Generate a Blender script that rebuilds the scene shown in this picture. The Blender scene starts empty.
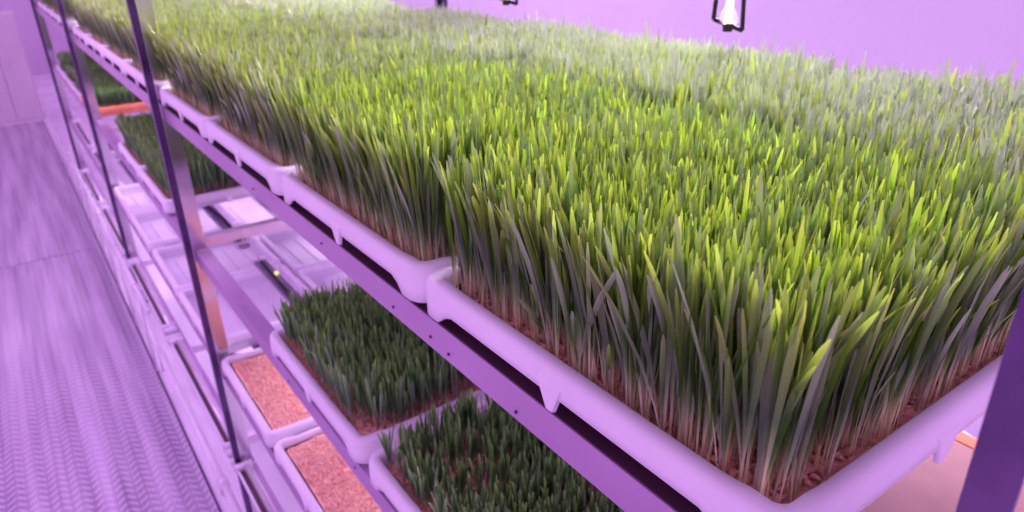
import bpy, math, random
import numpy as np
from mathutils import Matrix, Vector

H = 0.30            # one working unit in metres
ZC = 5.6            # camera height in working units
COL = bpy.context.scene.collection
SC = bpy.context.scene


def W(x, y, z):
    return (x * H, y * H, (z + ZC) * H)


# ------------------------------------------------------------------ materials
def new_mat(name):
    m = bpy.data.materials.new(name)
    m.use_nodes = True
    nt = m.node_tree
    return m, nt, nt.nodes['Principled BSDF']


def N(nt, typ, **kw):
    n = nt.nodes.new(typ)
    for k, v in kw.items():
        setattr(n, k, v)
    return n


def coords(nt, scale=(1, 1, 1)):
    tc = N(nt, 'ShaderNodeTexCoord')
    mp = N(nt, 'ShaderNodeMapping')
    mp.inputs['Scale'].default_value = scale
    nt.links.new(tc.outputs['Object'], mp.inputs['Vector'])
    return mp.outputs['Vector']


def ramp(nt, fac, stops):
    r = N(nt, 'ShaderNodeValToRGB')
    el = r.color_ramp.elements
    while len(el) < len(stops):
        el.new(0.5)
    for e, (p, c) in zip(el, stops):
        e.position = p
        e.color = (*c, 1)
    nt.links.new(fac, r.inputs['Fac'])
    return r.outputs['Color']


def bump(nt, bsdf, height, strength=0.3, dist=0.002):
    b = N(nt, 'ShaderNodeBump')
    b.inputs['Strength'].default_value = strength
    b.inputs['Distance'].default_value = dist
    nt.links.new(height, b.inputs['Height'])
    nt.links.new(b.outputs['Normal'], bsdf.inputs['Normal'])


def noisy(name, c1, c2, rough=0.5, metal=0.0, scale=20, stretch=(1, 1, 1), bstr=0.0, detail=4,
          sss=0.0, spec=0.5, bd=0.002):
    m, nt, b = new_mat(name)
    v = coords(nt, stretch)
    n = N(nt, 'ShaderNodeTexNoise')
    n.inputs['Scale'].default_value = scale
    n.inputs['Detail'].default_value = detail
    nt.links.new(v, n.inputs['Vector'])
    nt.links.new(ramp(nt, n.outputs['Fac'], [(0.35, c1), (0.65, c2)]), b.inputs['Base Color'])
    b.inputs['Roughness'].default_value = rough
    b.inputs['Metallic'].default_value = metal
    b.inputs['Specular IOR Level'].default_value = spec
    if sss:
        b.inputs['Subsurface Weight'].default_value = sss
        b.inputs['Subsurface Radius'].default_value = (0.006, 0.005, 0.006)
        b.inputs['Subsurface Scale'].default_value = 1.0
    if bstr:
        bump(nt, b, n.outputs['Fac'], bstr, bd)
    return m


M = {}
M['tray'] = noisy('white_plastic', (.84, .80, .86), (.90, .87, .92), .38, 0, 9, bstr=.05)
M['tub'] = noisy('tray_tub_plastic', (.70, .66, .74), (.76, .72, .80), .45, 0, 9)
M['slot_shade'] = noisy('slot_shade_brown', (.060, .022, .045), (.085, .032, .06), .5, 0, 9)  # dark brown stands in for the shade in the slot under the rims
M['orange'] = noisy('orange_plastic', (.85, .27, .13), (.90, .33, .17), .4, 0, 9)
M['beam'] = noisy('painted_steel', (.44, .27, .48), (.52, .34, .56), .36, .2, 14, (1, .3, 1), bstr=.04)
M['tube'] = noisy('pale_steel', (.74, .66, .74), (.82, .76, .82), .28, .45, 12)
M['dark'] = noisy('dark_steel', (.085, .045, .13), (.15, .085, .22), .32, .6, 18)
M['mirror'] = noisy('polished_steel', (.60, .56, .62), (.70, .66, .72), .16, 1.0, 6, (1, 1, .4), bstr=.15, bd=.004)
M['dark_refl'] = noisy('steel_dark_reflection', (.07, .04, .13), (.20, .12, .33), .2, .9, 9, (1, 1, 3.2), bstr=.9, bd=.012)  # darkened and streaked for the dark surroundings the near post reflects
M['black'] = noisy('black_iron', (.006, .005, .007), (.012, .010, .014), .5, .3, 30)
M['housing'] = noisy('lamp_housing', (.22, .17, .30), (.30, .24, .38), .35, .5, 20)
M['pvc'] = noisy('white_pvc', (.80, .76, .84), (.88, .84, .90), .22, 0, 6)
M['wall'] = noisy('painted_wall', (.82, .78, .90), (.87, .83, .94), .6, 0, .8, bstr=.02)
M['wall_end'] = noisy('end_wall_paint', (.62, .50, .66), (.70, .58, .74), .6, 0, 1.2)
M['floor'] = noisy('glossy_floor', (.74, .70, .78), (.94, .90, .96), .2, .0, 5, (1, .35, 1), bstr=.12, bd=.01)
M['cab'] = noisy('cabinet_paint', (.70, .62, .66), (.76, .68, .72), .5, 0, 2)


def seed_material(name, stops, sc):
    m, nt, b = new_mat(name)
    v = coords(nt)
    vo = N(nt, 'ShaderNodeTexVoronoi')
    vo.inputs['Scale'].default_value = sc
    nt.links.new(v, vo.inputs['Vector'])
    sep = N(nt, 'ShaderNodeSeparateColor')
    nt.links.new(vo.outputs['Color'], sep.inputs['Color'])
    n = N(nt, 'ShaderNodeTexNoise')
    n.inputs['Scale'].default_value = 22
    n.inputs['Detail'].default_value = 3
    nt.links.new(v, n.inputs['Vector'])
    mx = N(nt, 'ShaderNodeMath', operation='MULTIPLY_ADD')
    mx.inputs[1].default_value = .45
    nt.links.new(sep.outputs['Red'], mx.inputs[0])
    h = N(nt, 'ShaderNodeMath', operation='MULTIPLY')
    h.inputs[1].default_value = .55
    nt.links.new(n.outputs['Fac'], h.inputs[0])
    nt.links.new(h.outputs[0], mx.inputs[2])
    nt.links.new(ramp(nt, mx.outputs[0], stops), b.inputs['Base Color'])
    b.inputs['Roughness'].default_value = .55
    bump(nt, b, vo.outputs['Distance'], .5, .003)
    return m


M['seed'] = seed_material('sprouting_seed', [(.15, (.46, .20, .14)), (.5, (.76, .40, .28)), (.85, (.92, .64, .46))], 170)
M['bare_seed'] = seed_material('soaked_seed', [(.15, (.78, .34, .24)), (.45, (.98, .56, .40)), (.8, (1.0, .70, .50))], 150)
M['board'] = noisy('pink_tan_board', (.42, .24, .23), (.50, .29, .27), .6, 0, 10)


def blade_material(name, stops, trans=.45, rough=.36, spec=.5, pale_share=.25, pale_col=(.20, .38, .18), slope=0.0):
    """UV.x runs along the blade from the root, UV.y is a random number of the blade"""
    m, nt, b = new_mat(name)
    uv = N(nt, 'ShaderNodeUVMap')
    uv.uv_map = 'UVMap'
    sep = N(nt, 'ShaderNodeSeparateXYZ')
    nt.links.new(uv.outputs['UV'], sep.inputs['Vector'])
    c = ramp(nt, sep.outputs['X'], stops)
    hsv = N(nt, 'ShaderNodeHueSaturation')
    mr = N(nt, 'ShaderNodeMapRange')
    mr.inputs['To Min'].default_value = .5
    mr.inputs['To Max'].default_value = 1.45
    nt.links.new(sep.outputs['Y'], mr.inputs['Value'])
    nt.links.new(mr.outputs['Result'], hsv.inputs['Value'])
    mr2 = N(nt, 'ShaderNodeMapRange')
    mr2.inputs['To Min'].default_value = .485
    mr2.inputs['To Max'].default_value = .51
    fr = N(nt, 'ShaderNodeMath', operation='FRACT')
    mu = N(nt, 'ShaderNodeMath', operation='MULTIPLY')
    mu.inputs[1].default_value = 7.3
    nt.links.new(sep.outputs['Y'], mu.inputs[0])
    nt.links.new(mu.outputs[0], fr.inputs[0])
    nt.links.new(fr.outputs[0], mr2.inputs['Value'])
    nt.links.new(mr2.outputs['Result'], hsv.inputs['Hue'])
    nt.links.new(c, hsv.inputs['Color'])
    b.inputs['Roughness'].default_value = rough
    b.inputs['Specular IOR Level'].default_value = spec
    # paler leaves among the green ones: natural variation plus painted sheen
    pale_mix = N(nt, 'ShaderNodeMix', data_type='RGBA')
    f1 = N(nt, 'ShaderNodeMath', operation='FRACT')
    m1 = N(nt, 'ShaderNodeMath', operation='MULTIPLY')
    m1.inputs[1].default_value = 31.7
    nt.links.new(sep.outputs['Y'], m1.inputs[0])
    nt.links.new(m1.outputs[0], f1.inputs[0])
    g1 = N(nt, 'ShaderNodeMapRange')
    g1.inputs['From Min'].default_value = 1 - pale_share * 1.3
    g1.inputs['From Max'].default_value = 1 - pale_share * .7
    tc = N(nt, 'ShaderNodeTexCoord')
    sx = N(nt, 'ShaderNodeSeparateXYZ')
    nt.links.new(tc.outputs['Object'], sx.inputs['Vector'])
    ax = N(nt, 'ShaderNodeMath', operation='MULTIPLY_ADD')
    ax.inputs[1].default_value = slope  # paler toward the far side, the sheen there painted in
    nt.links.new(sx.outputs['X'], ax.inputs[0])
    nt.links.new(f1.outputs[0], ax.inputs[2])
    nt.links.new(ax.outputs[0], g1.inputs['Value'])
    g2 = N(nt, 'ShaderNodeMath', operation='MULTIPLY')
    nt.links.new(g1.outputs['Result'], g2.inputs[0])
    up = N(nt, 'ShaderNodeMapRange')
    up.inputs['From Min'].default_value = .4
    up.inputs['From Max'].default_value = .9
    up.inputs['To Max'].default_value = .9
    nt.links.new(sep.outputs['X'], up.inputs['Value'])
    nt.links.new(up.outputs['Result'], g2.inputs[1])
    nt.links.new(g2.outputs[0], pale_mix.inputs['Factor'])
    nt.links.new(hsv.outputs['Color'], pale_mix.inputs['A'])
    pale_mix.inputs['B'].default_value = (*pale_col, 1)
    nt.links.new(pale_mix.outputs['Result'], b.inputs['Base Color'])
    b.inputs['Sheen Weight'].default_value = .08
    b.inputs['Sheen Roughness'].default_value = .4
    t = N(nt, 'ShaderNodeBsdfTranslucent')
    br = N(nt, 'ShaderNodeMix', data_type='RGBA', blend_type='MULTIPLY')
    br.inputs['Factor'].default_value = 1
    nt.links.new(hsv.outputs['Color'], br.inputs['A'])
    br.inputs['B'].default_value = (1.25, 1.25, .55, 1)
    nt.links.new(br.outputs['Result'], t.inputs['Color'])
    mix = N(nt, 'ShaderNodeMixShader')
    tf = N(nt, 'ShaderNodeMapRange')
    tf.inputs['To Min'].default_value = trans
    tf.inputs['To Max'].default_value = trans * .25
    nt.links.new(g2.outputs[0], tf.inputs['Value'])
    nt.links.new(tf.outputs['Result'], mix.inputs['Fac'])
    nt.links.new(b.outputs['BSDF'], mix.inputs[1])
    nt.links.new(t.outputs['BSDF'], mix.inputs[2])
    nt.links.new(mix.outputs['Shader'], nt.nodes['Material Output'].inputs['Surface'])
    return m


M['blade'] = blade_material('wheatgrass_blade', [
    (0, (.92, .78, .66)), (.14, (.78, .74, .52)), (.30, (.22, .36, .13)), (.46, (.055, .16, .03)),  # lower blade darkened in colour for the shade between blades
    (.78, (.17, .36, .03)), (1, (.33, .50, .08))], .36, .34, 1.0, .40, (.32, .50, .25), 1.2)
M['blade_sheen'] = blade_material('sheen_wheatgrass_blade', [  # pale leaf colour painted for the whitish sheen on the back row
    (0, (.92, .78, .66)), (.14, (.78, .74, .52)), (.30, (.20, .30, .13)), (.46, (.055, .14, .035)),  # same painted shade low on the blade
    (.78, (.17, .33, .03)), (1, (.33, .46, .09))], .30, .34, 1.0, .72, (.62, .74, .63), .9)
M['blade_mid'] = blade_material('half_sheen_wheatgrass_blade', [  # in-between paleness, painted sheen for the farther front row
    (0, (.92, .78, .66)), (.14, (.78, .74, .52)), (.30, (.20, .30, .13)), (.46, (.055, .14, .035)),  # low part again coloured dark for shade among the blades
    (.78, (.17, .33, .03)), (1, (.33, .46, .09))], .34, .34, 1.0, .55, (.44, .60, .38), .9)
M['blade2'] = blade_material('young_wheatgrass_blade', [
    (0, (.85, .60, .50)), (.18, (.55, .50, .34)), (.35, (.11, .25, .11)), (.7, (.12, .33, .09)),
    (1, (.30, .56, .17))], .3, .36, .9)


def emit(name, col, s):
    m = bpy.data.materials.new(name)
    m.use_nodes = True
    nt = m.node_tree
    nt.nodes.clear()
    e = N(nt, 'ShaderNodeEmission')
    e.inputs['Color'].default_value = (*col, 1)
    e.inputs['Strength'].default_value = s
    o = N(nt, 'ShaderNodeOutputMaterial')
    nt.links.new(e.outputs[0], o.inputs['Surface'])
    return m


VIOLET = (.72, .34, 1.0)
M['led'] = emit('violet_led', VIOLET, 8.5)
M['indicator'] = emit('yellow_indicator', (1, .85, .38), 1.1)
M['filament'] = emit('warm_filament', (1, .80, .32), 2.2)
gm, gnt, gb = new_mat('bulb_glass')
gb.inputs['Base Color'].default_value = (1, .95, 1, 1)
gb.inputs['Roughness'].default_value = .12
gb.inputs['Transmission Weight'].default_value = .9
gb.inputs['Emission Color'].default_value = (1, .80, .95, 1)
gb.inputs['Emission Strength'].default_value = .25
M['glass'] = gm


# chequered mat with rows of chevrons
def mat_material():
    m, nt, b = new_mat('chevron_tread')
    tc = N(nt, 'ShaderNodeTexCoord')
    sp = N(nt, 'ShaderNodeSeparateXYZ')
    nt.links.new(tc.outputs['Object'], sp.inputs['Vector'])

    def ma(op, a, bb=None, c=None):
        n = N(nt, 'ShaderNodeMath', operation=op)
        for i, q in enumerate((a, bb, c)):
            if q is None:
                continue
            if isinstance(q, (int, float)):
                n.inputs[i].default_value = q
            else:
                nt.links.new(q, n.inputs[i])
        return n.outputs[0]
    x, y = sp.outputs['X'], sp.outputs['Y']
    px = .060
    u = ma('FRACT', ma('DIVIDE', x, px))
    tri = ma('ABSOLUTE', ma('SUBTRACT', u, .5))                 # 0 .. .5
    k = ma('FRACT', ma('ADD', ma('DIVIDE', y, .036), ma('MULTIPLY', tri, 1.5)))
    bar = ma('LESS_THAN', ma('ABSOLUTE', ma('SUBTRACT', k, .5)), .2)
    gap = ma('GREATER_THAN', ma('ABSOLUTE', ma('SUBTRACT', tri, .25)), .20)
    h = ma('MULTIPLY', bar, ma('SUBTRACT', 1, gap))
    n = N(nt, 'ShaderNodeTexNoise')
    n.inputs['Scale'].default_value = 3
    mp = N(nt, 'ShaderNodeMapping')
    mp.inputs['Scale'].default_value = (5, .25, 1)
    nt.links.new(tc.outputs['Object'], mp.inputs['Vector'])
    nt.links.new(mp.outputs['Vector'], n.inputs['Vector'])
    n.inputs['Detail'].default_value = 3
    col = ramp(nt, n.outputs['Fac'], [(.35, (.30, .22, .36)), (.62, (.60, .52, .66))])  # long light and dark bands painted for the reflections on the ribs
    mx = N(nt, 'ShaderNodeMix', data_type='RGBA')
    nt.links.new(ma('MULTIPLY', h, .55), mx.inputs['Factor'])
    nt.links.new(col, mx.inputs['A'])
    mx.inputs['B'].default_value = (.8, .76, .85, 1)
    nt.links.new(mx.outputs['Result'], b.inputs['Base Color'])
    b.inputs['Roughness'].default_value = .34
    b.inputs['Metallic'].default_value = .35
    bump(nt, b, h, .8, .002)
    return m


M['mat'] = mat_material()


# ------------------------------------------------------------------ mesh tools
class MB:
    def __init__(s):
        s.v, s.f, s.m = [], [], []

    def box(s, x0, x1, y0, y1, z0, z1, mi=0):
        i = len(s.v)
        s.v += [(x, y, z) for x in (x0, x1) for y in (y0, y1) for z in (z0, z1)]
        for q in ((0, 1, 3, 2), (4, 6, 7, 5), (0, 4, 5, 1), (2, 3, 7, 6), (0, 2, 6, 4), (1, 5, 7, 3)):
            s.f.append(tuple(i + k for k in q))
            s.m.append(mi)
        return s

    def tube(s, pts, r, n=10, closed=False, caps=True, mi=0):
        pts = [Vector(p) for p in pts]
        rs = r if isinstance(r, (list, tuple)) else [r] * len(pts)
        base = len(s.v)
        prev = None
        L = len(pts)
        for i, p in enumerate(pts):
            a = pts[i - 1] if (i > 0 or closed) else p
            b = pts[(i + 1) % L] if (i < L - 1 or closed) else p
            t = (b - a).normalized()
            ref = prev if prev is not None else (Vector((0, 0, 1)) if abs(t.z) < .9 else Vector((1, 0, 0)))
            u = (ref - t * ref.dot(t)).normalized()
            prev = u
            w = t.cross(u)
            for k in range(n):
                an = 2 * math.pi * k / n
                s.v.append(tuple(p + (u * math.cos(an) + w * math.sin(an)) * rs[i]))
        for i in range(L if closed else L - 1):
            j = (i + 1) % L
            for k in range(n):
                k2 = (k + 1) % n
                s.f.append((base + i * n + k, base + i * n + k2, base + j * n + k2, base + j * n + k))
                s.m.append(mi)
        if caps and not closed:
            s.f.append(tuple(base + k for k in reversed(range(n)))); s.m.append(mi)
            s.f.append(tuple(base + (L - 1) * n + k for k in range(n))); s.m.append(mi)
        return s

    def prism(s, prof, y0, y1, mi=0):
        """closed (x,z) outline swept along y"""
        i = len(s.v); n = len(prof)
        s.v += [(x, y0, z) for x, z in prof] + [(x, y1, z) for x, z in prof]
        for k in range(n):
            k2 = (k + 1) % n
            s.f.append((i + k, i + k2, i + n + k2, i + n + k)); s.m.append(mi)
        s.f.append(tuple(i + k for k in reversed(range(n)))); s.m.append(mi)
        s.f.append(tuple(i + n + k for k in range(n))); s.m.append(mi)
        return s

    def mesh(s, name, mats, smooth=False):
        me = bpy.data.meshes.new(name)
        me.from_pydata([(x * H, y * H, z * H) for x, y, z in s.v], [], s.f)
        for m in (mats if isinstance(mats, (list, tuple)) else [mats]):
            me.materials.append(m)
        for p, mi in zip(me.polygons, s.m):
            p.material_index = mi
            p.use_smooth = smooth
        me.update()
        import bmesh
        bm = bmesh.new(); bm.from_mesh(me)
        bmesh.ops.recalc_face_normals(bm, faces=bm.faces)
        bm.to_mesh(me); bm.free()
        return me


def link(name, me, parent=None, loc=None, bevel=0.0):
    o = bpy.data.objects.new(name, me)
    COL.objects.link(o)
    if parent:
        o.parent = parent
    if loc:
        o.location = loc
    if bevel:
        b = o.modifiers.new('bevel', 'BEVEL')
        b.width = bevel; b.segments = 2; b.limit_method = 'ANGLE'
    return o


def tag(o, label=None, cat=None, group=None, kind=None):
    if label: o['label'] = label
    if cat: o['category'] = cat
    if group: o['group'] = group
    if kind: o['kind'] = kind
    return o


def empty(name, loc):
    o = bpy.data.objects.new(name, None)
    o.empty_display_size = .05
    COL.objects.link(o)
    o.location = loc
    return o


def copy_tree(o, parent=None):
    c = o.copy()
    COL.objects.link(c)
    c.parent = parent
    for ch in list(o.children):
        copy_tree(ch, c)
    return c


# ------------------------------------------------------------------ tray
def rr(cx, cy, hx, hy, r, seg=8, sx=26, sy=30):
    """rounded rectangle: list of (x, y, nx, ny, arc position relative to nearest corner)"""
    out = []
    cs = [(1, -1, -90), (1, 1, 0), (-1, 1, 90), (-1, -1, 180)]
    for i, (a, b, an) in enumerate(cs):
        ox, oy = cx + a * (hx - r), cy + b * (hy - r)
        for k in range(seg + 1):
            t = math.radians(an + 90 * k / seg)
            out.append((ox + r * math.cos(t), oy + r * math.sin(t), math.cos(t), math.sin(t), 0.0, i))
        a2, b2, an2 = cs[(i + 1) % 4]
        ex, ey = cx + a2 * (hx - r), cy + b2 * (hy - r)
        t = math.radians(an + 90)
        n = sy if i in (0, 2) else sx
        x0, y0 = ox + r * math.cos(t), oy + r * math.sin(t)
        x1, y1 = ex + r * math.cos(t), ey + r * math.sin(t)
        Lh = math.hypot(x1 - x0, y1 - y0)
        for k in range(1, n):
            q = k / n
            d = min(q, 1 - q) * Lh
            out.append((x0 + (x1 - x0) * q, y0 + (y1 - y0) * q, math.cos(t), math.sin(t), d, i))
    return out


def sstep(a, b, x):
    t = max(0, min(1, (x - a) / (b - a)))
    return t * t * (3 - 2 * t)


def build_rings(rings, closed_ring=True, cap=None):
    v, f = [], []
    n = len(rings[0])
    for r in rings:
        v += r
    for j in range(len(rings) - 1):
        for k in range(n):
            k2 = (k + 1) % n
            f.append((j * n + k, j * n + k2, (j + 1) * n + k2, (j + 1) * n + k))
    if cap is not None:
        f.append(tuple(cap * n + k for k in range(n)))
    mb = MB(); mb.v, mb.f, mb.m = v, f, [0] * len(f)
    return mb


TW, TL = 1.20, 1.395     # tray size across and along the rack


def tray_meshes():
    hx, hy = TW / 2, TL / 2
    base = rr(0, 0, hx, hy, .075)
    prof = [(-.058, -.055, 0), (-.055, -.012, 0), (-.046, 0, 0), (-.018, 0, 0), (-.005, -.008, 0), (.001, -.024, 0),
            (.004, -.052, .5), (.004, -.076, 1), (-.006, -.080, 1), (-.010, -.060, .5), (-.012, -.022, 0),
            (-.040, -.016, 0), (-.048, -.055, 0)]
    rings = []
    for o, z, w in prof:
        ring = []
        for x, y, nx, ny, d, i in base:
            c = 1 - sstep(.04, .11, d)              # near a corner
            oo = o + (.005 * c if o > -.03 else 0)
            zz = z - w * c * .045 + (.010 * c if z > -.03 and o > -.05 else 0)
            ring.append((x + nx * oo, y + ny * oo, zz))
        rings.append(ring)
    rings.append(rings[0])
    rim = build_rings(rings)
    # tub (thin-walled, inner and outer sheet)
    tub = build_rings([[(x + nx * o, y + ny * o, z) for x, y, nx, ny, d, i in base]
                       for o, z in ((-.049, -.045), (-.056, -.09), (-.074, -.142), (-.085, -.148))])
    n = len(base)
    tub.f.append(tuple(3 * n + k for k in range(n)))
    tub.m.append(0)
    inner = build_rings([[(x + nx * o, y + ny * o, z) for x, y, nx, ny, d, i in base]
                         for o, z in ((-.060, -.045), (-.072, -.09), (-.090, -.132), (-.10, -.136))])
    inner.f.append(tuple(3 * n + k for k in range(n)))
    off = len(tub.v)
    tub.v += inner.v
    tub.f += [tuple(q + off for q in fc) for fc in inner.f]
    tub.m = [0] * len(tub.f)
    # ribs on the floor of the tub, seen in empty trays
    for k in range(5):
        x = -.38 + k * .19
        tub.box(x - .012, x + .012, -hy + .2, hy - .2, -.136, -.120)
    # lug: small wedge hanging from the skirt
    lug = MB()
    lug.v = [(-.008, -.055, -.03), (-.008, .055, -.03), (-.008, .014, -.132), (-.008, -.018, -.132),
             (.010, -.050, -.045), (.010, .048, -.045), (.007, .010, -.128), (.007, -.014, -.128)]
    lug.f = [(0, 1, 2, 3), (4, 7, 6, 5), (0, 4, 5, 1), (1, 5, 6, 2), (2, 6, 7, 3), (3, 7, 4, 0)]
    lug.m = [0] * 6
    return rim, tub, lug


rim_mb, tub_mb, lug_mb = tray_meshes()


def make_tray(mat, tubmat):
    rim = rim_mb.mesh('rim', mat, True)
    tub = tub_mb.mesh('tub', tubmat, False)
    lug = lug_mb.mesh('lug', mat, False)
    t = empty('growing_tray', (0, 0, 0))
    link('rim', rim, t)
    link('tub', tub, t)
    hx, hy = TW / 2, TL / 2
    for x, y, a in ((-hx, 0, 180), (hx, 0, 0), (0, -hy, -90), (0, hy, 90)):
        o = link('lug', lug, t, (x * H, y * H, 0), .0012)
        o.rotation_euler.z = math.radians(a)
    return t


# ------------------------------------------------------------------ seeds and grass
def seed_bed_mesh(name, seed, mat, n_seeds, size=.020, top=-.055):
    rng = np.random.default_rng(seed)
    hx, hy = TW / 2 - .074, TL / 2 - .074
    gx, gy = 40, 46
    V, F = [], []
    ph = rng.uniform(0, 6, 6)

    def hgt(x, y):
        return top + .010 * math.sin(5 * x + ph[0]) * math.cos(6 * y + ph[1]) + .006 * math.sin(17 * x + ph[2]) * math.sin(15 * y + ph[3])
    for j in range(gy + 1):
        for i in range(gx + 1):
            x = -hx + 2 * hx * i / gx; y = -hy + 2 * hy * j / gy
            # round the four corners off
            cx, cy = abs(x) - (hx - .04), abs(y) - (hy - .04)
            if cx > 0 and cy > 0:
                r = math.hypot(cx, cy)
                if r > .04:
                    x = math.copysign(hx - .04 + cx * .04 / r, x); y = math.copysign(hy - .04 + cy * .04 / r, y)
            V.append((x, y, hgt(x, y) + rng.uniform(-.003, .003)))
    for j in range(gy):
        for i in range(gx):
            a = j * (gx + 1) + i
            F.append((a, a + 1, a + gx + 2, a + gx + 1))
    nb = len(V)
    # skirt down to the tub floor
    edge = [i for i in range(gx + 1)] + [j * (gx + 1) + gx for j in range(1, gy + 1)] + \
           [gy * (gx + 1) + i for i in range(gx - 1, -1, -1)] + [j * (gx + 1) for j in range(gy - 1, 0, -1)]
    s0 = len(V)
    for e in edge:
        V.append((V[e][0] * .93, V[e][1] * .93, -.13))
    for k in range(len(edge)):
        k2 = (k + 1) % len(edge)
        F.append((edge[k], edge[k2], s0 + k2, s0 + k))
    V = np.array(V)
    # grains: elongated octahedra
    P = np.stack([rng.uniform(-hx + .02, hx - .02, n_seeds), rng.uniform(-hy + .02, hy - .02, n_seeds)], 1)
    oct_v = np.array([(1, 0, 0), (-1, 0, 0), (0, .5, 0), (0, -.5, 0), (0, 0, .45), (0, 0, -.45)])
    oct_f = [(0, 2, 4), (2, 1, 4), (1, 3, 4), (3, 0, 4), (2, 0, 5), (1, 2, 5), (3, 1, 5), (0, 3, 5)]
    a = rng.uniform(0, 6.28, n_seeds); s = size * rng.uniform(.6, 1.1, n_seeds)
    tl = rng.uniform(-.5, .5, n_seeds)
    vs = []
    for q in oct_v:
        x = (q[0] * np.cos(a) - q[1] * np.sin(a)) * s
        y = (q[0] * np.sin(a) + q[1] * np.cos(a)) * s
        z = q[2] * s + q[0] * s * tl
        zz = np.array([hgt(p[0], p[1]) for p in P]) + .004 + rng.uniform(0, .006, 1)
        vs.append(np.stack([P[:, 0] + x, P[:, 1] + y, zz + z], 1))
    vs = np.stack(vs, 1).reshape(-1, 3)
    off = len(V)
    V = np.concatenate([V, vs])
    for k in range(n_seeds):
        F += [tuple(off + 6 * k + i for i in f) for f in oct_f]
    me = bpy.data.meshes.new(name)
    me.from_pydata((V * H).tolist(), [], F)
    me.materials.append(mat)
    me.shade_smooth()
    return me


def grass_mesh(name, seed, n, hmin, hmax, wid, mat, lean=.10, spread=0.0, base=-.055, bald=0.0, splay=0.0):
    """n blades, each a keeled strip of 6 rings x 3 points"""
    rng = np.random.default_rng(seed)
    hx, hy = TW / 2 - .075, TL / 2 - .075
    # roots in jittered clumps of two or three leaves
    m = int(n / 2.2)
    cx = rng.uniform(-hx, hx, m); cy = rng.uniform(-hy, hy, m)
    if bald > 0:
        f = np.sin(cx * 9 + seed) * np.cos(cy * 7 + 2 * seed) + .5 * np.sin(cx * 19 + cy * 23)
        keep = rng.uniform(0, 1, m) > bald * (f > .1)
        cx, cy = cx[keep], cy[keep]; m = len(cx)
    rep = rng.choice([1, 2, 3], m, p=[.2, .4, .4])
    x = np.repeat(cx, rep); y = np.repeat(cy, rep)
    n = len(x)
    x = x + rng.normal(0, .004, n); y = y + rng.normal(0, .004, n)
    x = np.clip(x, -hx, hx); y = np.clip(y, -hy, hy)
    patch = .5 + .5 * np.sin(x * 4.1 + seed) * np.cos(y * 3.7 - seed)
    L = hmin + (hmax - hmin) * np.clip(rng.beta(3.0, 1.7, n) * .82 + .18 * patch, 0, 1)
    short = rng.uniform(0, 1, n) < .10
    L[short] *= rng.uniform(.4, .8, short.sum())
    ang = rng.uniform(0, 2 * np.pi, n)
    ln = np.abs(rng.normal(0, lean, n))
    fallen = rng.uniform(0, 1, n) < .010
    ln[fallen] += rng.uniform(.2, .5, fallen.sum())
    high = rng.uniform(0, 1, n) < .05
    L[high] *= rng.uniform(1.04, 1.16, high.sum())
    dx, dy = np.cos(ang) * ln, np.sin(ang) * ln
    # blades at the border fall outwards a little
    ex = np.clip((np.abs(x) - hx + .15) / .15, 0, 1) * np.sign(x)
    ey = np.clip((np.abs(y) - hy + .15) / .15, 0, 1) * np.sign(y)
    dx = dx + ex * splay * rng.uniform(0, 1, n); dy = dy + ey * splay * rng.uniform(0, 1, n)
    # neighbours crowd each blade back over its own tray
    for dd, pp, lim in ((dx, x, TW / 2 - .002), (dy, y, TL / 2 - .002)):
        room = (lim - .012 - pp * np.sign(dd)) / (L * 1.15)
        dd[:] = np.sign(dd) * np.minimum(np.abs(dd), np.maximum(room, 0))
    face = rng.uniform(0, 2 * np.pi, n)
    wd = wid * rng.uniform(.65, 1.2, n)
    curl = rng.normal(0, .12, n)
    T = np.array([0, .20, .45, .72, .93, 1.0])
    WP = np.array([.30, .36, .78, 1.0, .72, .22])
    rings = []
    for t, wp in zip(T, WP):
        bx = x + L * (dx * (.55 * t + .6 * t ** 2.2))
        by = y + L * (dy * (.55 * t + .6 * t ** 2.2))
        drop = (dx ** 2 + dy ** 2) * .35 * t ** 2
        bz = base - .006 + L * (t - drop)
        fa = face + curl * t * 4
        wx, wy = np.cos(fa) * wd * wp * .5, np.sin(fa) * wd * wp * .5
        kx, ky = -np.sin(fa) * wd * wp * .16, np.cos(fa) * wd * wp * .16
        rings.append(np.stack([np.stack([bx - wx, by - wy, bz], 1), np.stack([bx + kx, by + ky, bz], 1),
                               np.stack([bx + wx, by + wy, bz], 1)], 1))
    V = np.stack(rings, 1)                      # n, 6, 3, 3
    nr = len(T)
    V = V.reshape(-1, 3)
    q = []
    for r in range(nr - 1):
        for c in range(2):
            a = r * 3 + c
            q.append((a, a + 1, a + 4, a + 3))
    q = np.array(q)
    F = (q[None] + (np.arange(n) * nr * 3)[:, None, None]).reshape(-1, 4)
    me = bpy.data.meshes.new(name)
    me.vertices.add(len(V)); me.vertices.foreach_set('co', (V * H).astype(np.float32).ravel())
    me.loops.add(F.size); me.loops.foreach_set('vertex_index', F.astype(np.int32).ravel())
    me.polygons.add(len(F)); me.polygons.foreach_set('loop_start', (np.arange(len(F)) * 4).astype(np.int32))
    uvl = me.uv_layers.new(name='UVMap')
    rnd = rng.uniform(0, 1, n)
    # root colour reaches a fixed distance up, whatever the length
    vt = np.tile(np.repeat(T, 3), n); vr = np.repeat(rnd, nr * 3)
    uv = np.stack([vt[F.ravel()], vr[F.ravel()]], 1).astype(np.float32)
    uvl.data.foreach_set('uv', uv.ravel())
    me.materials.append(mat)
    me.update(calc_edges=True)
    me.shade_smooth()
    return me


def make_mat(gm_, sm_, name='wheatgrass_mat'):
    t = empty(name, (0, 0, 0))
    s = link('seed_bed', sm_, t); s['kind'] = 'stuff'
    g = link('grass_blades', gm_, t); g['kind'] = 'stuff'
    return t


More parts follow.
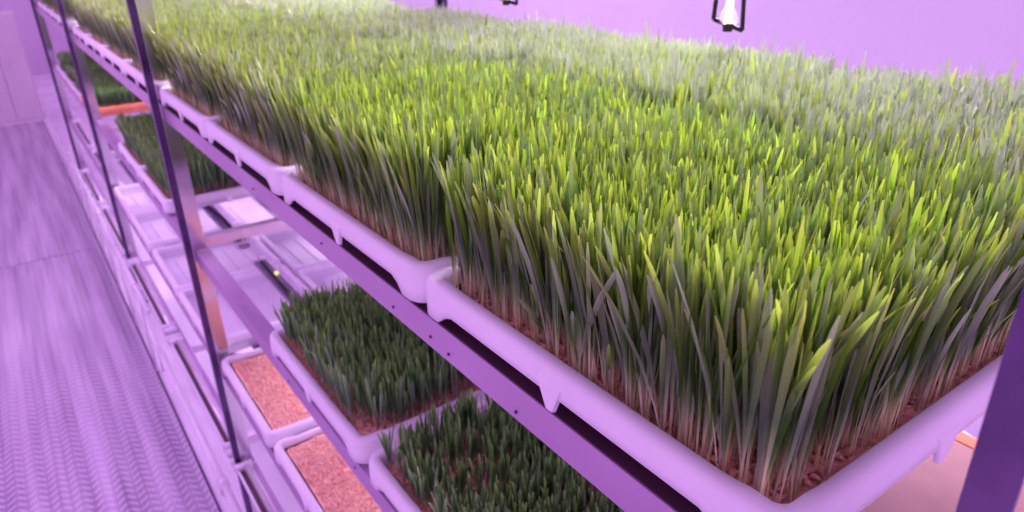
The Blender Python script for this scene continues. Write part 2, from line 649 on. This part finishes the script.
seedA = seed_bed_mesh('seed_bed_a', 5, M['seed'], 3400, .026)
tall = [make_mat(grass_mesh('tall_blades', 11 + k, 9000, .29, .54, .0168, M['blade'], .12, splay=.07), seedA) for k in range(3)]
sheen_mats, midd = [], []
for key, lst in (('blade_sheen', sheen_mats), ('blade_mid', midd)):
    for t_ in tall:
        w_ = copy_tree(t_)
        for ch in w_.children:
            if ch.name.startswith('grass_blades'):
                ch.data = ch.data.copy()
                ch.data.materials[0] = M[key]
        lst.append(w_)
seedB = seed_bed_mesh('seed_bed_b', 8, M['seed'], 3500, .018)
short = [make_mat(grass_mesh('short_blades', 31 + k, 4600, (.20, .15)[k], (.36, .29)[k], .0155, M['blade2'], .10, splay=.06, bald=.65), seedB) for k in range(2)]
dark = [make_mat(grass_mesh('dark_blades', 51, 6500, .30, .46, .016, M['blade2'], .10, splay=.05), seedB)]
seedC = seed_bed_mesh('seed_bed_c', 9, M['bare_seed'], 5200, .019, top=-.040)
seed_proto = link('seed_layer', seedC)
tray_proto = make_tray(M['tray'], M['slot_shade'])  # tub coloured as shaded, although the plastic is white
empty_proto = make_tray(M['tray'], M['tub'])
orange_proto = make_tray(M['orange'], M['orange'])
used = set()


def place(proto, x, y, z, rot=0):
    o = proto if id(proto) not in used else copy_tree(proto)
    used.add(id(proto))
    o.location = W(x, y, z)
    o.rotation_euler.z = rot
    return o


ORD = ['nearest', 'second', 'third', 'fourth', 'fifth', 'sixth', 'seventh', 'eighth', 'ninth', 'tenth', 'eleventh', 'twelfth']
ORN = lambda k: 'nearest' if k == 0 else ORD[k] + ' from the near end'
XR = (.943 + TW / 2, 2.19 + TW / 2)
PI = math.pi
Z1, Z2, Z3, Z4 = -1.010, -2.27, -3.5, -4.62
rnd = random.Random(3)

# --- top shelf: two rows of trays, three bays
bays1 = [(.51, 4), (6.45, 4), (12.85, 4)]
k = 0
for bi, (y0, n) in enumerate(bays1):
    for j in range(n):
        yc = y0 + TL / 2 + j * (TL + .012)
        for r in (0, 1):
            row = ('front', 'back')[r]
            o = place(tray_proto, XR[r], yc, Z1, 0)
            tag(o, 'white plastic tray of tall wheatgrass, top shelf %s row, %s' % (row, ORN(k)), 'tray',
                'wheatgrass trays on the top shelf')
            g = place((sheen_mats if r else midd if k > 1 else tall)[(k * 2 + r + k // 3) % 3], XR[r], yc, Z1, 0)
            tag(g, 'tall bright wheatgrass standing in top shelf %s row tray, %s' % (row, ORN(k)), 'wheatgrass',
                'tall wheatgrass on the top shelf')
        k += 1

# --- second shelf
lab2 = {}
L2 = [(1.27, 'g', 'partly hidden by the top beam'), (2.745, 'g', 'above the bare seed trays'),
      (7.25, 'gt', 'beyond the empty stretch of the shelf'), (8.70, 'gt', 'behind the polished post'),
      (12.60, 'o', ''), (14.03, 'g', 'just behind the orange tray'), (15.46, 'g', 'next but one behind it'),
      (16.9, 'g', 'farthest along')]
for i, (y0, kind, txt) in enumerate(L2):
    yc = y0 + TL / 2
    if kind == 'o':
        o = place(orange_proto, XR[0], yc, Z2)
        tag(o, 'orange plastic growing tray on the second shelf, far left', 'tray')
        g = place(short[i % 2], XR[0], yc, Z2, 0)
        tag(g, 'short wheatgrass growing in the orange tray', 'wheatgrass', 'wheatgrass on the second shelf')
    else:
        o = place(empty_proto, XR[0], yc, Z2)
        tag(o, 'white tray of wheatgrass on the second shelf, ' + txt, 'tray', 'trays on the second shelf')
        p = dark[0] if kind == 'gt' else short[(i + 1) % 2]
        g = place(p, XR[0], yc, Z2, PI * (i % 2))
        tag(g, ('tall dark' if kind == 'gt' else 'short dark') + ' wheatgrass on the second shelf, ' + txt, 'wheatgrass',
            'wheatgrass on the second shelf')
for i, y0 in enumerate((7.25, 8.7)):
    yc = y0 + TL / 2
    o = place(tray_proto, XR[1], yc, Z2)
    tag(o, 'white tray in the back row of the second shelf, %s' % ORN(i), 'tray', 'trays on the second shelf')
    g = place(dark[0], XR[1], yc, Z2, 0)
    tag(g, 'tall dark wheatgrass in the back row of the second shelf, %s' % ORN(i), 'wheatgrass', 'wheatgrass on the second shelf')
# back row near the camera: a tray closed by a board
o = place(tray_proto, XR[1], .48, Z2)
tag(o, 'white tray under the pink tan board at the lower right', 'tray', 'trays on the second shelf')
mb = MB().box(-.59, .42, -.69, .69, 0, .03)
b = link('cover_board', mb.mesh('cover_board', M['board']), None, W(XR[1], .5, Z2 + .022), .002)
eg = link('edging', MB().box(.42, .50, -.69, .69, -.006, .034).mesh('edging', M['orange']), b)
eg['label'] = 'orange edge strip'
tag(b, 'pink tan board lying on a tray below the near edge', 'board')

# --- third shelf: seed trays, then empty ones
for i, (y0, kind) in enumerate(((1.85, 's'), (3.28, 's'), (4.77, 's'), (6.52, 'e'), (7.97, 'e'), (9.6, 'e'), (11.1, 'e'))):
    yc = y0 + TL / 2
    o = place(tray_proto if kind == 's' else empty_proto, XR[0], yc, Z3)
    if kind == 's':
        tag(o, 'white tray of bare pink seed on the third shelf, %s' % ORN(i), 'tray', 'seed trays on the third shelf')
        s = place(seed_proto, XR[0], yc, Z3, PI * (i % 2))
        tag(s, 'level bed of pink orange soaked seed, %s on the third shelf' % ORN(i), 'seeds', 'beds of soaked seed', 'stuff')
    else:
        tag(o, 'empty white tray in the third shelf front row, %s' % ('next after the seed trays', 'second after the seed trays', 'third after the seed trays', 'last before the bare beam')[i - 3], 'tray', 'empty trays')
for i, y0 in enumerate((6.9, 8.35)):
    o = place(empty_proto, XR[1], y0, Z3)
    tag(o, 'empty white tray in the back row of the third shelf, %s' % ('nearer', 'farther')[i], 'tray', 'empty trays')


# ------------------------------------------------------------------ rack
POST_Y = [.243, 6.2, 12.55, 19.6]
SHELF = ['top', 'second', 'third', 'fourth']
BAY = ['near bay', 'second bay', 'third bay', 'far bay']


def c_beam(y0, y1, flip=False):
    s = -1 if flip else 1
    # top flange, web, bottom flange
    prof = [(0, 0), (.11, 0), (.11, -.010), (.012, -.010), (.012, -.108), (.06, -.108), (.06, -.118), (0, -.118)]
    return MB().prism([(s * x, z) for x, z in prof], y0, y1)


bolt_mb = MB().tube([(-.006, 0, 0), (0.002, 0, 0)], .0055, 8)
bolt_me = bolt_mb.mesh('bolt', M['dark'])
for si, zs in enumerate((Z1, Z2, Z3, Z4)):
    for b_ in range(3):
        y0, y1 = POST_Y[b_] + .02, POST_Y[b_ + 1] - .012
        zt = zs - .153
        e = empty('shelf_beam', W(.955, y0, zt))
        me = c_beam(0, y1 - y0).mesh('web', M['beam'])
        link('web', me, e)
        if si == 0:
            st = MB().box(.004, .11, .02, y1 - y0 - .02, 0, .004).mesh('shade_strip', M['slot_shade'])  # dark strip added for the shade between tray rim and beam
            link('shade_strip', st, e)['label'] = 'dark strip painted in for the shade on top of the beam'
        for yy, zz in ([(1.62, -.075), (1.50, -.085), (1.12, -.09), (.5, -.06), (1.9, -.08), (2.6, -.06), (3.6, -.07)] if b_ == 0 and si < 2 else [(1.5, -.06), (3.5, -.06)]):
            link('bolt', bolt_me, e, (0, yy * H, zz * H))
        tag(e, 'long purple steel front beam under the %s shelf, %s' % (SHELF[si], BAY[b_]), 'beam', 'front shelf beams')
        if si < 3:
            mb = MB().prism([(-.09, 0), (.09, 0), (.09, -.012), (.02, -.012), (.02, -.12), (-.02, -.12), (-.02, -.012), (-.09, -.012)], 0, y1 - y0)
            o = link('middle_beam', mb.mesh('middle_beam', M['tube']), None, W(2.205, y0, zt))
            tag(o, 'pale steel middle beam of the %s shelf, %s' % (SHELF[si], BAY[b_]), 'beam', 'middle shelf beams')
        if si < 2:
            o = link('back_beam', c_beam(0, y1 - y0, True).mesh('back_beam', M['beam']), None, W(3.45, y0, zt))
            tag(o, 'purple steel back beam of the %s shelf, %s' % (SHELF[si], BAY[b_]), 'beam', 'back shelf beams')

# cross tubes
cross = {0: [3.3, 9.3], 1: [.5, 4.12, 6.55, 11.9, 16.4], 2: [3.3, 6.72, 9.2, 12.2, 15.6], 3: [3.5, 6.7, 9.0, 12.4, 15.5]}
tube_me = MB().box(0, 2.36, -.05, .05, -.10, 0).mesh('cross_tube', M['tube'])
cap_me = MB().box(-.004, .0, -.034, .034, -.085, -.015).mesh('end_cap', M['dark'])
for si, ys in cross.items():
    for i, y in enumerate(ys):
        o = link('cross_tube', tube_me, None, W(1.0 if False else .985, y, (Z1, Z2, Z3, Z4)[si] - .162 - .0), .002)
        c = link('end_cap', cap_me, o)
        c['label'] = 'dark hollow tube end'
        tag(o, 'pale steel cross tube under the %s shelf, %s' % (SHELF[si], ORN(i)), 'rack tube', 'cross tubes')


# uprights: dark front angle and a wide polished web behind it
def upright(y, mat_web, label, x0=.872, back=False):
    e = empty('rack_upright', W(x0, y, -ZC))
    top = ZC + .9
    if back:
        a = MB().box(0, .07, 0, .02, 0, top)
        link('angle', a.mesh('angle', M['black']), e)
        w = MB().box(.0, .13, .02, .035, 0, top)
        link('web', w.mesh('web', M['dark']), e)
    else:
        a = MB().prism([(0, 0), (.062, 0), (.062, .0), (.062, .01)], 0, .01)
        a = MB().box(0, .062, 0, .012, 0, top).box(0, .008, -.045, 0, 0, top)
        o = link('angle', a.mesh('angle', M['dark']), e)
        w = MB().box(.066, .175, .012, .022, 0, top)
        link('web', w.mesh('web', mat_web), e)
    f = MB().box(-.02, .2, -.05, .09, -.0, .02)
    link('foot_plate', f.mesh('foot_plate', M['dark']), e)
    tag(e, label, 'rack post', 'rack uprights')
    return e


upright(POST_Y[0], M['dark_refl'], 'wide dark purple post cut by the lower right corner')
upright(POST_Y[1], M['mirror'], 'slim dark rack upright crossing the left of the rack')
upright(POST_Y[2], M['mirror'], 'rack upright in front of the orange tray, second along')
upright(POST_Y[3], M['mirror'], 'farthest front rack upright, at the top left')
upright(6.2, M['dark'], 'dark back upright rising behind the wheatgrass against the wall', 3.5, True)
upright(12.6, M['dark'], 'farther dark back upright behind the wheatgrass', 3.5, True)


# ------------------------------------------------------------------ lights of the rack
def make_bar(length):
    e = empty('grow_light_bar', (0, 0, 0))
    h = MB().prism([(-.05, 0), (.05, 0), (.05, -.03), (.035, -.045), (-.035, -.045), (-.05, -.03)], 0, length)
    link('housing', h.mesh('housing', M['housing']), e)
    l = MB().box(-.028, .028, .06, length - .06, -.052, -.046)
    link('led_strip', l.mesh('led_strip', M['led']), e)
    c = MB().tube([(.0, .1, .012), (.02, length * .3, .012), (-.02, length * .6, .012), (0, length - .1, .012)], .012, 6)
    link('cable', c.mesh('cable', M['black']), e)
    for yy in (.02, length - .06):
        q = MB().box(-.065, .065, yy, yy + .05, -.05, .018)
        link('end_clip', q.mesh('end_clip', M['pvc']), e, None, .001)
        q = MB().box(-.006, .006, yy + .01, yy + .04, .018, .135)
        link('hanger', q.mesh('hanger', M['tube']), e)
    for yy in (.45, length - .42):
        q = MB().tube([(.03, yy, 0), (.03, yy, .022)], .02, 10)
        link('indicator_light', q.mesh('indicator_light', M['indicator']), e)['label'] = 'small yellow indicator light'
    return e


bar = make_bar(2.6)
bar_n = 0
for si, zs in enumerate((Z1, Z2, Z3)):
    for b_ in range(3):
        for xi, x in enumerate((1.42, 2.85)):
            for half in (0, 1):
                y = POST_Y[b_] + (.56 if half == 0 and b_ == 0 and si == 0 else .25) + half * 2.95
                o = place(bar, x, y, zs - .30)
                tag(o, 'slim grow light bar under the %s shelf, %s, %s %s' % (
                    SHELF[si], BAY[b_], ('front', 'back')[xi], ('near half', 'far half')[half]), 'grow light', 'grow light bars')

# tubes with white clips along the bottom of the rack
def make_strip(length):
    e = empty('tube_lamp', (0, 0, 0))
    h = MB().prism([(-.07, 0), (.07, 0), (.07, .03), (.055, .03), (.05, .012), (-.052, .012), (-.052, .04), (-.07, .04)], 0, length)
    link('channel', h.mesh('channel', M['pvc']), e)
    q = MB().box(-.050, -.006, .2, length - .2, .0125, .038)
    link('slot', q.mesh('slot', M['slot_shade']), e)['label'] = 'dark slot'  # solid dark fill painted in for the shaded inside of the channel
    t = MB().tube([(.022, .05, .045), (.022, length - .05, .045)], .026, 12)
    link('tube', t.mesh('tube', M['tube'], True), e)
    s = MB().box(-.018, -.012, .1, length - .1, .014, .05)
    for yy in (.0, .13, length - .17, length - .05):
        q = MB().tube([(-.085, yy + .03, .055), (.085, yy + .03, .055)], .034, 10)
        q.box(-.085, .085, yy, yy + .06, 0, .055)
        link('clip', q.mesh('clip', M['pvc'], True), e)
    return e


strip = make_strip(2.9)
for i, y in enumerate((.4, 3.38, 6.38, 9.45, 12.7, 15.8)):
    o = place(strip, .935, y, Z4 - .147)
    tag(o, 'white channel with clips on the lowest beam, %s' % ORN(i), 'channel', 'clipped channels by the aisle')
for i, y in enumerate((12.75, 15.9)):
    o = place(strip, 1.06, y, Z3 - .147)
    tag(o, 'white clipped channel on the third shelf beam, %s' % ORN(i), 'channel', 'clipped channels on the third shelf')
for i, (x, y) in enumerate(((1.45, 6.4), (1.9, 6.4), (1.45, 9.5), (1.9, 9.5), (1.5, 3.4))):
    o = place(strip, x, y, Z4 - .147)
    tag(o, 'white clipped channel lying deep in the fourth shelf, %s' % (
        'outer one of the near pair', 'inner one of the near pair', 'outer one of the far pair',
        'inner one of the far pair', 'under the seed trays')[i], 'channel', 'clipped channels on the fourth shelf')

# water pipes by the aisle
def make_pipe(y0, y1, x, z, r, label, n, drop):
    e = empty('water_pipe', W(x, y0, z))
    link('tube', MB().tube([(0, 0, 0), (0, y1 - y0, 0)], r, 14).mesh('tube', M['pvc'], True), e)
    for k_ in range(n):
        yy = (y1 - y0) * (k_ + .5) / n
        link('coupling', MB().tube([(0, yy - .07, 0), (0, yy + .07, 0)], r * 1.4, 14).mesh('coupling', M['pvc'], True), e)
        link('stand', MB().tube([(0, yy + .2, 0), (0, yy + .2, -drop)], r * .7, 8).mesh('stand', M['pvc'], True), e)
    tag(e, label, 'pipe', 'water pipes by the aisle')


make_pipe(2, 24, .79, -5.28, .04, 'thick white pipe with couplings low beside the aisle mat', 7, .3)
make_pipe(2, 24, 1.15, -5.40, .03, 'thin white pipe lying behind the thick one near the floor', 6, .18)
make_pipe(9, 24, .70, -4.15, .03, 'white pipe with couplings at the fourth shelf along the aisle', 9, 1.41)


# ------------------------------------------------------------------ hanging cage lamps
def make_lamp():
    e = empty('hanging_lamp', (0, 0, 0))
    # iron cage: open trapezoid with a sloping foot bar
    bl, brt = (-.080, 0, .042), (.080, 0, -.020)
    tl, tr = (-.070, 0, .26), (.066, 0, .26)
    link('cage', MB().tube([bl, brt], .012, 8).tube([brt, tr], .012, 8).tube([tr, tl], .012, 8).tube([tl, bl], .012, 8).mesh('cage', M['black'], False), e)
    link('bottom_nut', MB().tube([(0, 0, -.022), (0, 0, .028)], [.026, .030], 10).mesh('bottom_nut', M['black']), e)
    prof = [(0.025, .03), (.034, .055), (.030, .075), (.050, .09), (.010, .045)]
    pts = [(0, 0, z) for z in (.020, .030, .060, .10, .14, .18)]
    rs = [.046, .054, .044, .026, .019, .018]
    link('bulb', MB().tube(pts, rs, 16).mesh('bulb', M['glass'], True), e)
    link('filament', MB().tube([(0, 0, .03), (0, 0, .15)], .012, 8).mesh('filament', M['filament']), e)
    c = noisy('red_socket', (.7, .06, .06), (.75, .09, .08), .4)
    link('socket', MB().tube([(0, 0, .18), (0, 0, .255)], .02, 10).mesh('socket', c), e)
    link('cord', MB().tube([(0, 0, .25), (0, 0, 2.4)], .006, 6).mesh('cord', M['black']), e)
    return e


lamp = make_lamp()
ya = math.radians(32)
o = place(lamp, 3.2, 2.56, -.475, -ya)
tag(o, 'black wire cage lamp with a glowing bulb hanging over the wheatgrass', 'lamp', 'hanging cage lamps')
o = place(lamp, 3.2, 4.62, -.455, -ya)
tag(o, 'cage lamp at the top edge, only its black foot showing', 'lamp', 'hanging cage lamps')

# ------------------------------------------------------------------ setting
def struct(name, me, loc):
    o = link(name, me, None, loc)
    o['kind'] = 'structure'
    return o


struct('floor', MB().box(-3.5, 7.0, -3, 42, -.05, 0).mesh('floor', M['floor']), W(0, 0, -ZC))
struct('wall_right', MB().box(0, .3, -3, 42, 0, 8.5).mesh('wall_right', M['wall']), W(7.0, 0, -ZC))
struct('wall_back', MB().box(-3.5, 7.3, 0, .3, 0, 8.5).mesh('wall_back', M['wall_end']), W(0, 42, -ZC))
struct('trim_right', MB().box(-.03, 0, -3, 42, 0, .3).mesh('trim_right', M['wall_end']), W(7.0, 0, -ZC))


# aisle mat in sheets, gently corrugated along the aisle
def mat_sheet(y0, y1, x0=-3.0, x1=.675):
    mb = MB()
    nx = 90
    prof = []
    for i in range(nx + 1):
        x = x0 + (x1 - x0) * i / nx
        z = .03 + .006 * math.sin((x - x0) * 2 * math.pi / .46)
        prof.append((x, z))
    prof += [(x1, 0), (x0, 0)]
    mb.prism(prof, 0, y1 - y0)
    return mb.mesh('aisle_mat', M['mat'], False)


ms = [(-2.5, 15.75), (15.79, 30)]
ml = ['reaching the lower left corner', 'farther one, ending at the pale cabinet']
for i, (a, b_) in enumerate(ms):
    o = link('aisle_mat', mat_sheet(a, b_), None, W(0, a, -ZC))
    es = link('edge_strip', MB().box(.676, .70, .0, b_ - a, 0, .035).mesh('edge_strip', M['dark']), o)
    es['label'] = 'dark edge strip'
    tag(o, 'ribbed lavender chevron floor sheet in the aisle, ' + ml[i], 'floor mat', 'aisle floor sheets')

# pale cabinet at the far end of the aisle
e = empty('storage_cabinet', W(.15, 30.4, -ZC))
link('body', MB().box(-1.0, .64, 0, 1.4, 0, 3.62).mesh('body', M['cab']), e, None, .004)
d = link('door', MB().box(-.96, -.2, -.04, 0, .12, 3.5).mesh('door', M['cab']), e, None, .004)
d = link('door', MB().box(-.16, .60, -.04, 0, .12, 3.5).mesh('door', M['cab']), e, None, .004)
link('handle', MB().box(.0, .03, -.09, -.04, 1.7, 2.1).mesh('handle', M['tube']), d)
tag(e, 'pale pinkish cabinet standing at the far end of the aisle', 'cabinet')

for lst in (tall, sheen_mats, midd, short, dark):
    for t_ in lst:
        if id(t_) not in used:
            for ch in list(t_.children):
                bpy.data.objects.remove(ch)
            bpy.data.objects.remove(t_)

# ------------------------------------------------------------------ light
w = bpy.data.worlds.new('World')
SC.world = w
w.use_nodes = True
bg = w.node_tree.nodes['Background']
bg.inputs['Color'].default_value = (.80, .395, 1.0, 1)
bg.inputs['Strength'].default_value = 1.0


def area(name, loc, target, sx, sy, col, power, spread=180):
    l = bpy.data.lights.new(name, 'AREA')
    l.shape = 'RECTANGLE'; l.size = sx; l.size_y = sy; l.color = col; l.energy = power; l.spread = math.radians(spread)
    o = bpy.data.objects.new(name, l)
    COL.objects.link(o)
    o.location = W(*loc)
    dv = Vector(W(*target)) - o.location
    o.rotation_euler = dv.to_track_quat('-Z', 'Y').to_euler()
    return o


# neutral grow lamps over the far side of the bed, shining down across the grass
for y in (2.4, 6.8, 11.2, 16):
    area('ceiling_grow_lamp', (4.6, y + 1.0, 1.5), (2.4, y - .3, -.8), .3, 1.2, (1.0, .82, 1.0), 23, 110)
area('aisle_lamp', (-1.5, 9, 3.0), (-.6, 9, -5.6), .4, 5, (.78, .42, 1.0), 30, 140)

# ------------------------------------------------------------------ camera
cam = bpy.data.cameras.new('camera')
cam.sensor_width = 36
cam.lens = 710 / 1024 * 36
cam.clip_start = .01
cam.clip_end = 100
cam.dof.use_dof = True
cam.dof.focus_distance = .52
cam.dof.aperture_fstop = 9
co = bpy.data.objects.new('camera', cam)
COL.objects.link(co)
right = Vector((0.81613069, -0.57730325, -0.02552737))
up = Vector((0.25694616, 0.32296669, 0.91086288))
fwd = Vector((0.51759961, 0.74994231, -0.41191888))
m = Matrix((right, up, -fwd)).transposed().to_4x4()
m.translation = W(0, 0, 0)
co.matrix_world = m
SC.camera = co
SC.view_settings.view_transform = 'Standard'
SC.view_settings.look = 'None'
SC.view_settings.exposure = 0
SC.view_settings.gamma = 1
SC.view_settings.use_curve_mapping = False
